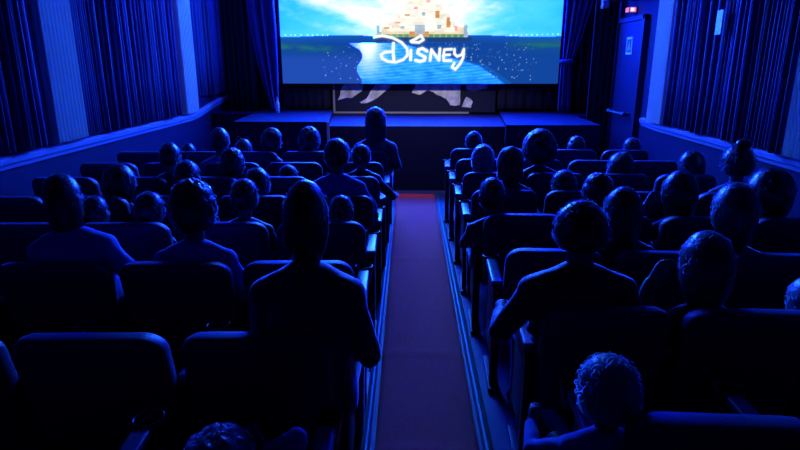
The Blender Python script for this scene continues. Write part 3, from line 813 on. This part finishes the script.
exec_people = [
 # left of the aisle
 ('L', 0, -.50, .80, .21, 'curly', 'elbow_R', 'long', 'blue', 'child with tousled light hair and raised bent arm at the bottom edge, left of aisle', dict(hair='light', hf=1.42)),
 ('L', 1, -.375, 1.36, .175, 'bob', 'lap', 'long', 'navy', 'large person with bobbed dark hair in dark jacket beside the aisle, left block', dict(sx=.85, hf=1.0)),
 ('L', 2, -1.60, 1.25, .155, 'long', 'wide', 'long', 'blue', 'person with long dark hair and blue top nearest the left wall, near rows', dict(hf=1.0, tilt=-.10)),
 ('L', 2, -1.06, 1.20, .22, 'curly', 'lap', 'tee', 'blue', 'person with full dark hair in blue tee, behind the red-collared child', {}),
 ('L', 3, -1.93, .98, .14, 'short', 'lap', 'long', 'navy', 'small dark-haired child tucked beside the long-haired person near left wall', {}),
 ('L', 3, -1.60, 1.00, .17, 'short', 'lap', 'long', 'black', 'child with round rim-lit short hair in front of the long-haired person in blue', {}),
 ('L', 3, -1.02, 1.08, .16, 'short', 'lap', 'tee', 'black', 'short-haired child in dark top with a red collar glint', dict(extra=collar)),
 ('L', 3, -.44, .98, .14, 'ponytail', 'lap', 'long', 'black', 'small child with ponytail beside the aisle behind the broad blue-shirted man', {}),
 ('L', 4, -2.12, 1.04, .22, 'bob', 'lap', 'long', 'black', 'person with full bobbed dark hair nearest the left wall, in the middle rows', {}),
 ('L', 4, -1.63, 1.08, .17, 'short', 'lap', 'long', 'black', 'dark-haired child in the middle rows behind the neighbours of the left wall', {}),
 ('L', 4, -1.13, 1.02, .18, 'short', 'lap', 'long', 'navy', 'child with rounded rim-lit hair just ahead of the red-collared child', {}),
 ('L', 4, -.55, 1.23, .18, 'short', 'wide', 'tee', 'blue', 'broad-shouldered man in blue shirt with short dark hair, second block seat', dict(hf=1.0)),
 ('L', 5, -2.03, 1.11, .17, 'short', 'lap', 'long', 'black', 'dark-haired person by left wall under the pilaster nearer the stage', {}),
 ('L', 5, -1.52, 1.05, .20, 'curly', 'lap', 'long', 'black', 'curly dark-haired child directly behind the child with the coral headband', {}),
 ('L', 5, -1.06, .92, .16, 'short', 'lap', 'long', 'navy', 'tiny child whose crown just shows over the seat in the left centre', {}),
 ('L', 5, -.44, 1.09, .16, 'short', 'lean_R', 'long', 'black', 'person in black jacket leaning an arm into the aisle beside the blue-shirted man', dict(hf=1.0)),
 ('L', 6, -1.84, 1.16, .17, 'short', 'lap', 'long', 'pale', 'person with short dark hair and pale collar near the left stage end', dict(extra=glasses)),
 ('L', 6, -.70, 1.02, .19, 'bob', 'lap', 'long', 'black', 'child with bobbed hair ahead of the black-jacketed person', {}),
 ('L', 7, -2.42, .92, .14, 'short', 'lap', 'long', 'black', 'smallest child in the front row, next to the left wall', {}),
 ('L', 7, -1.83, .96, .17, 'short', 'lap', 'long', 'pale', 'front-row child wearing a coral curved headband and pale top', dict(extra=headband)),
 ('L', 7, -1.50, 1.07, .20, 'bob', 'lap', 'long', 'black', 'front-row person with dark bobbed hair turned towards the right', dict(turn=-.7)),
 ('L', 7, -1.12, 1.07, .23, 'curly', 'lap', 'long', 'navy', 'front-row person with curly rim-lit hair, left of the aisle', {}),
 ('L', 7, -.41, 1.29, .22, 'long', 'lap', 'long', 'grey', 'tall long-haired girl in front row beside the aisle, grey top', dict(hf=1.2)),
 # right of the aisle
 ('R', 0, .57, .935, .19, 'short', 'out_L', 'long', 'blue', 'child with short pale hair at bottom edge, right of aisle, arm bent up', dict(hair='light', hf=1.42)),
 ('R', 1, .66, 1.23, .185, 'short', 'wide', 'puffer', 'black', 'large man with cropped hair in dark jacket, nearest adult right of aisle', dict(hf=1.0, sx=1.13)),
 ('R', 1, 1.16, 1.11, .19, 'bob', 'up_L', 'long', 'black', 'person with lit bobbed hair and one raised hand beside the large man', dict(hair='grey')),
 ('R', 1, 1.60, .93, .20, 'bob', 'out_L', 'long', 'blue', 'partly cropped child at the right edge of the photo in blue top', dict(hair='light')),
 ('R', 2, 1.07, 1.14, .18, 'long', 'lap', 'long', 'black', 'person with long dark rim-lit hair just right of the large man', {}),
 ('R', 2, 1.62, 1.17, .19, 'bob', 'lap', 'long', 'black', 'person with bright rim on bobbed hair in front of the right-edge child', dict(hair='grey')),
 ('R', 3, .50, 1.05, .16, 'short', 'lap', 'long', 'navy', 'short-haired child beside the aisle, middle rows of right block', {}),
 ('R', 3, 1.16, 1.07, .19, 'curly', 'lap', 'long', 'black', 'curly rim-lit head just beyond the long-haired person, right block', {}),
 ('R', 3, 1.66, 1.10, .20, 'bob', 'up_L', 'long', 'black', 'dark bobbed person lifting left hand to cheek in the right block middle', {}),
 ('R', 3, 2.20, 1.12, .25, 'bob', 'lap', 'long', 'black', 'large dark silhouette with thick hair at the right edge of the photo', {}),
 ('R', 4, .72, 1.14, .17, 'short', 'lap', 'long', 'navy', 'person in a dark hood in front of the round curly-haired person', dict(extra=hood)),
 ('R', 4, 1.13, .97, .19, 'short', 'lap', 'long', 'navy', 'child with rim-lit short hair seated below the big round curls', {}),
 ('R', 4, 2.36, 1.17, .23, 'bun', 'lap', 'long', 'black', 'person with hair in a top bun against the right wall rail', dict(hf=1.2)),
 ('R', 5, .60, 1.05, .20, 'curly', 'lap', 'long', 'navy', 'person with light tousled hair near the aisle left of the hooded person', dict(hair='light')),
 ('R', 5, 1.08, 1.15, .30, 'afro', 'lap', 'long', 'navy', 'person with big round curly hair, tallest head in the right block', dict(hf=1.2)),
 ('R', 5, 1.66, 1.02, .21, 'short', 'lean_R', 'long', 'black', 'person slumped under a dark hood between big curls and the side wall', dict(extra=hood, tilt=.25)),
 ('R', 5, 2.37, 1.02, .20, 'bob', 'lap', 'long', 'black', 'dim dark head close to right wall, ahead of the top bun', {}),
 ('R', 7, .66, 1.02, .18, 'short', 'lap', 'long', 'navy', 'lone small dark head in the front row right beside the aisle', {}),
 ('R', 7, 1.78, .96, .19, 'curly', 'lap', 'long', 'black', 'front-row child with curly rim-lit hair below the right stage wing', {}),
 ('R', 7, 2.37, .96, .18, 'short', 'lap', 'long', 'black', 'front-row child nearest the side door', {}),
]
for sd, row, x, z, hw, st, po_, tp, cl, lb, kw in exec_people:
    person(sd, row, x, z, hw, st, po_, tp, cl, lb, **kw)

# ------------------------------------------------------------------ lamps
def area(name, loc, target, size, power, col, size_y=None):
    l = bpy.data.lights.new(name, 'AREA'); l.energy = power; l.color = col; l.size = size
    if size_y: l.shape = 'RECTANGLE'; l.size_y = size_y
    o = bpy.data.objects.new(name, l); o.location = loc
    o.rotation_euler = (Vector(target) - Vector(loc)).to_track_quat('-Z', 'Y').to_euler(); link(o)
    return o
BLUE = (.05, .13, 1.)
area('stage_light', (0, 9.25, 3.7), (0, 3.2, 1.0), 3.0, 150, BLUE, .3)
area('ceiling_light', (0, 6.2, 4.4), (0, 9.4, 1.2), 3.0, 75, (.08, .10, 1.), .6)
sp_ = bpy.data.lights.new('white_fill_spot', 'SPOT'); sp_.energy = 200; sp_.color = (1, .90, .88); sp_.spot_size = 1.35; sp_.spot_blend = .9; sp_.shadow_soft_size = .08
so = bpy.data.objects.new('white_fill_spot', sp_); so.location = (.05, 6.9, 2.7); so.rotation_euler = (Vector((.05, 9.0, .75)) - Vector(so.location)).to_track_quat('-Z', 'Y').to_euler(); link(so)  # unseen white spot added to whiten the backdrop and the carpet's far end
w = bpy.data.worlds.new('World'); SC.world = w; w.use_nodes = True
w.node_tree.nodes['Background'].inputs[0].default_value = (0, 0, 0, 1)

# ------------------------------------------------------------------ camera
cd = bpy.data.cameras.new('camera'); cam = bpy.data.objects.new('camera', cd); link(cam)
cam.location = (0, 0, H_CAM)
cam.rotation_euler = (PI / 2 - math.atan(163 / 577), 0, math.atan(14 / 577))
cd.sensor_width = 36; cd.lens = 577 / 800 * 36; cd.clip_start = .02
SC.camera = cam
SC.view_settings.view_transform = 'Standard'; SC.view_settings.look = 'None'
SC.view_settings.exposure = .12; SC.view_settings.gamma = 1; SC.view_settings.use_curve_mapping = False
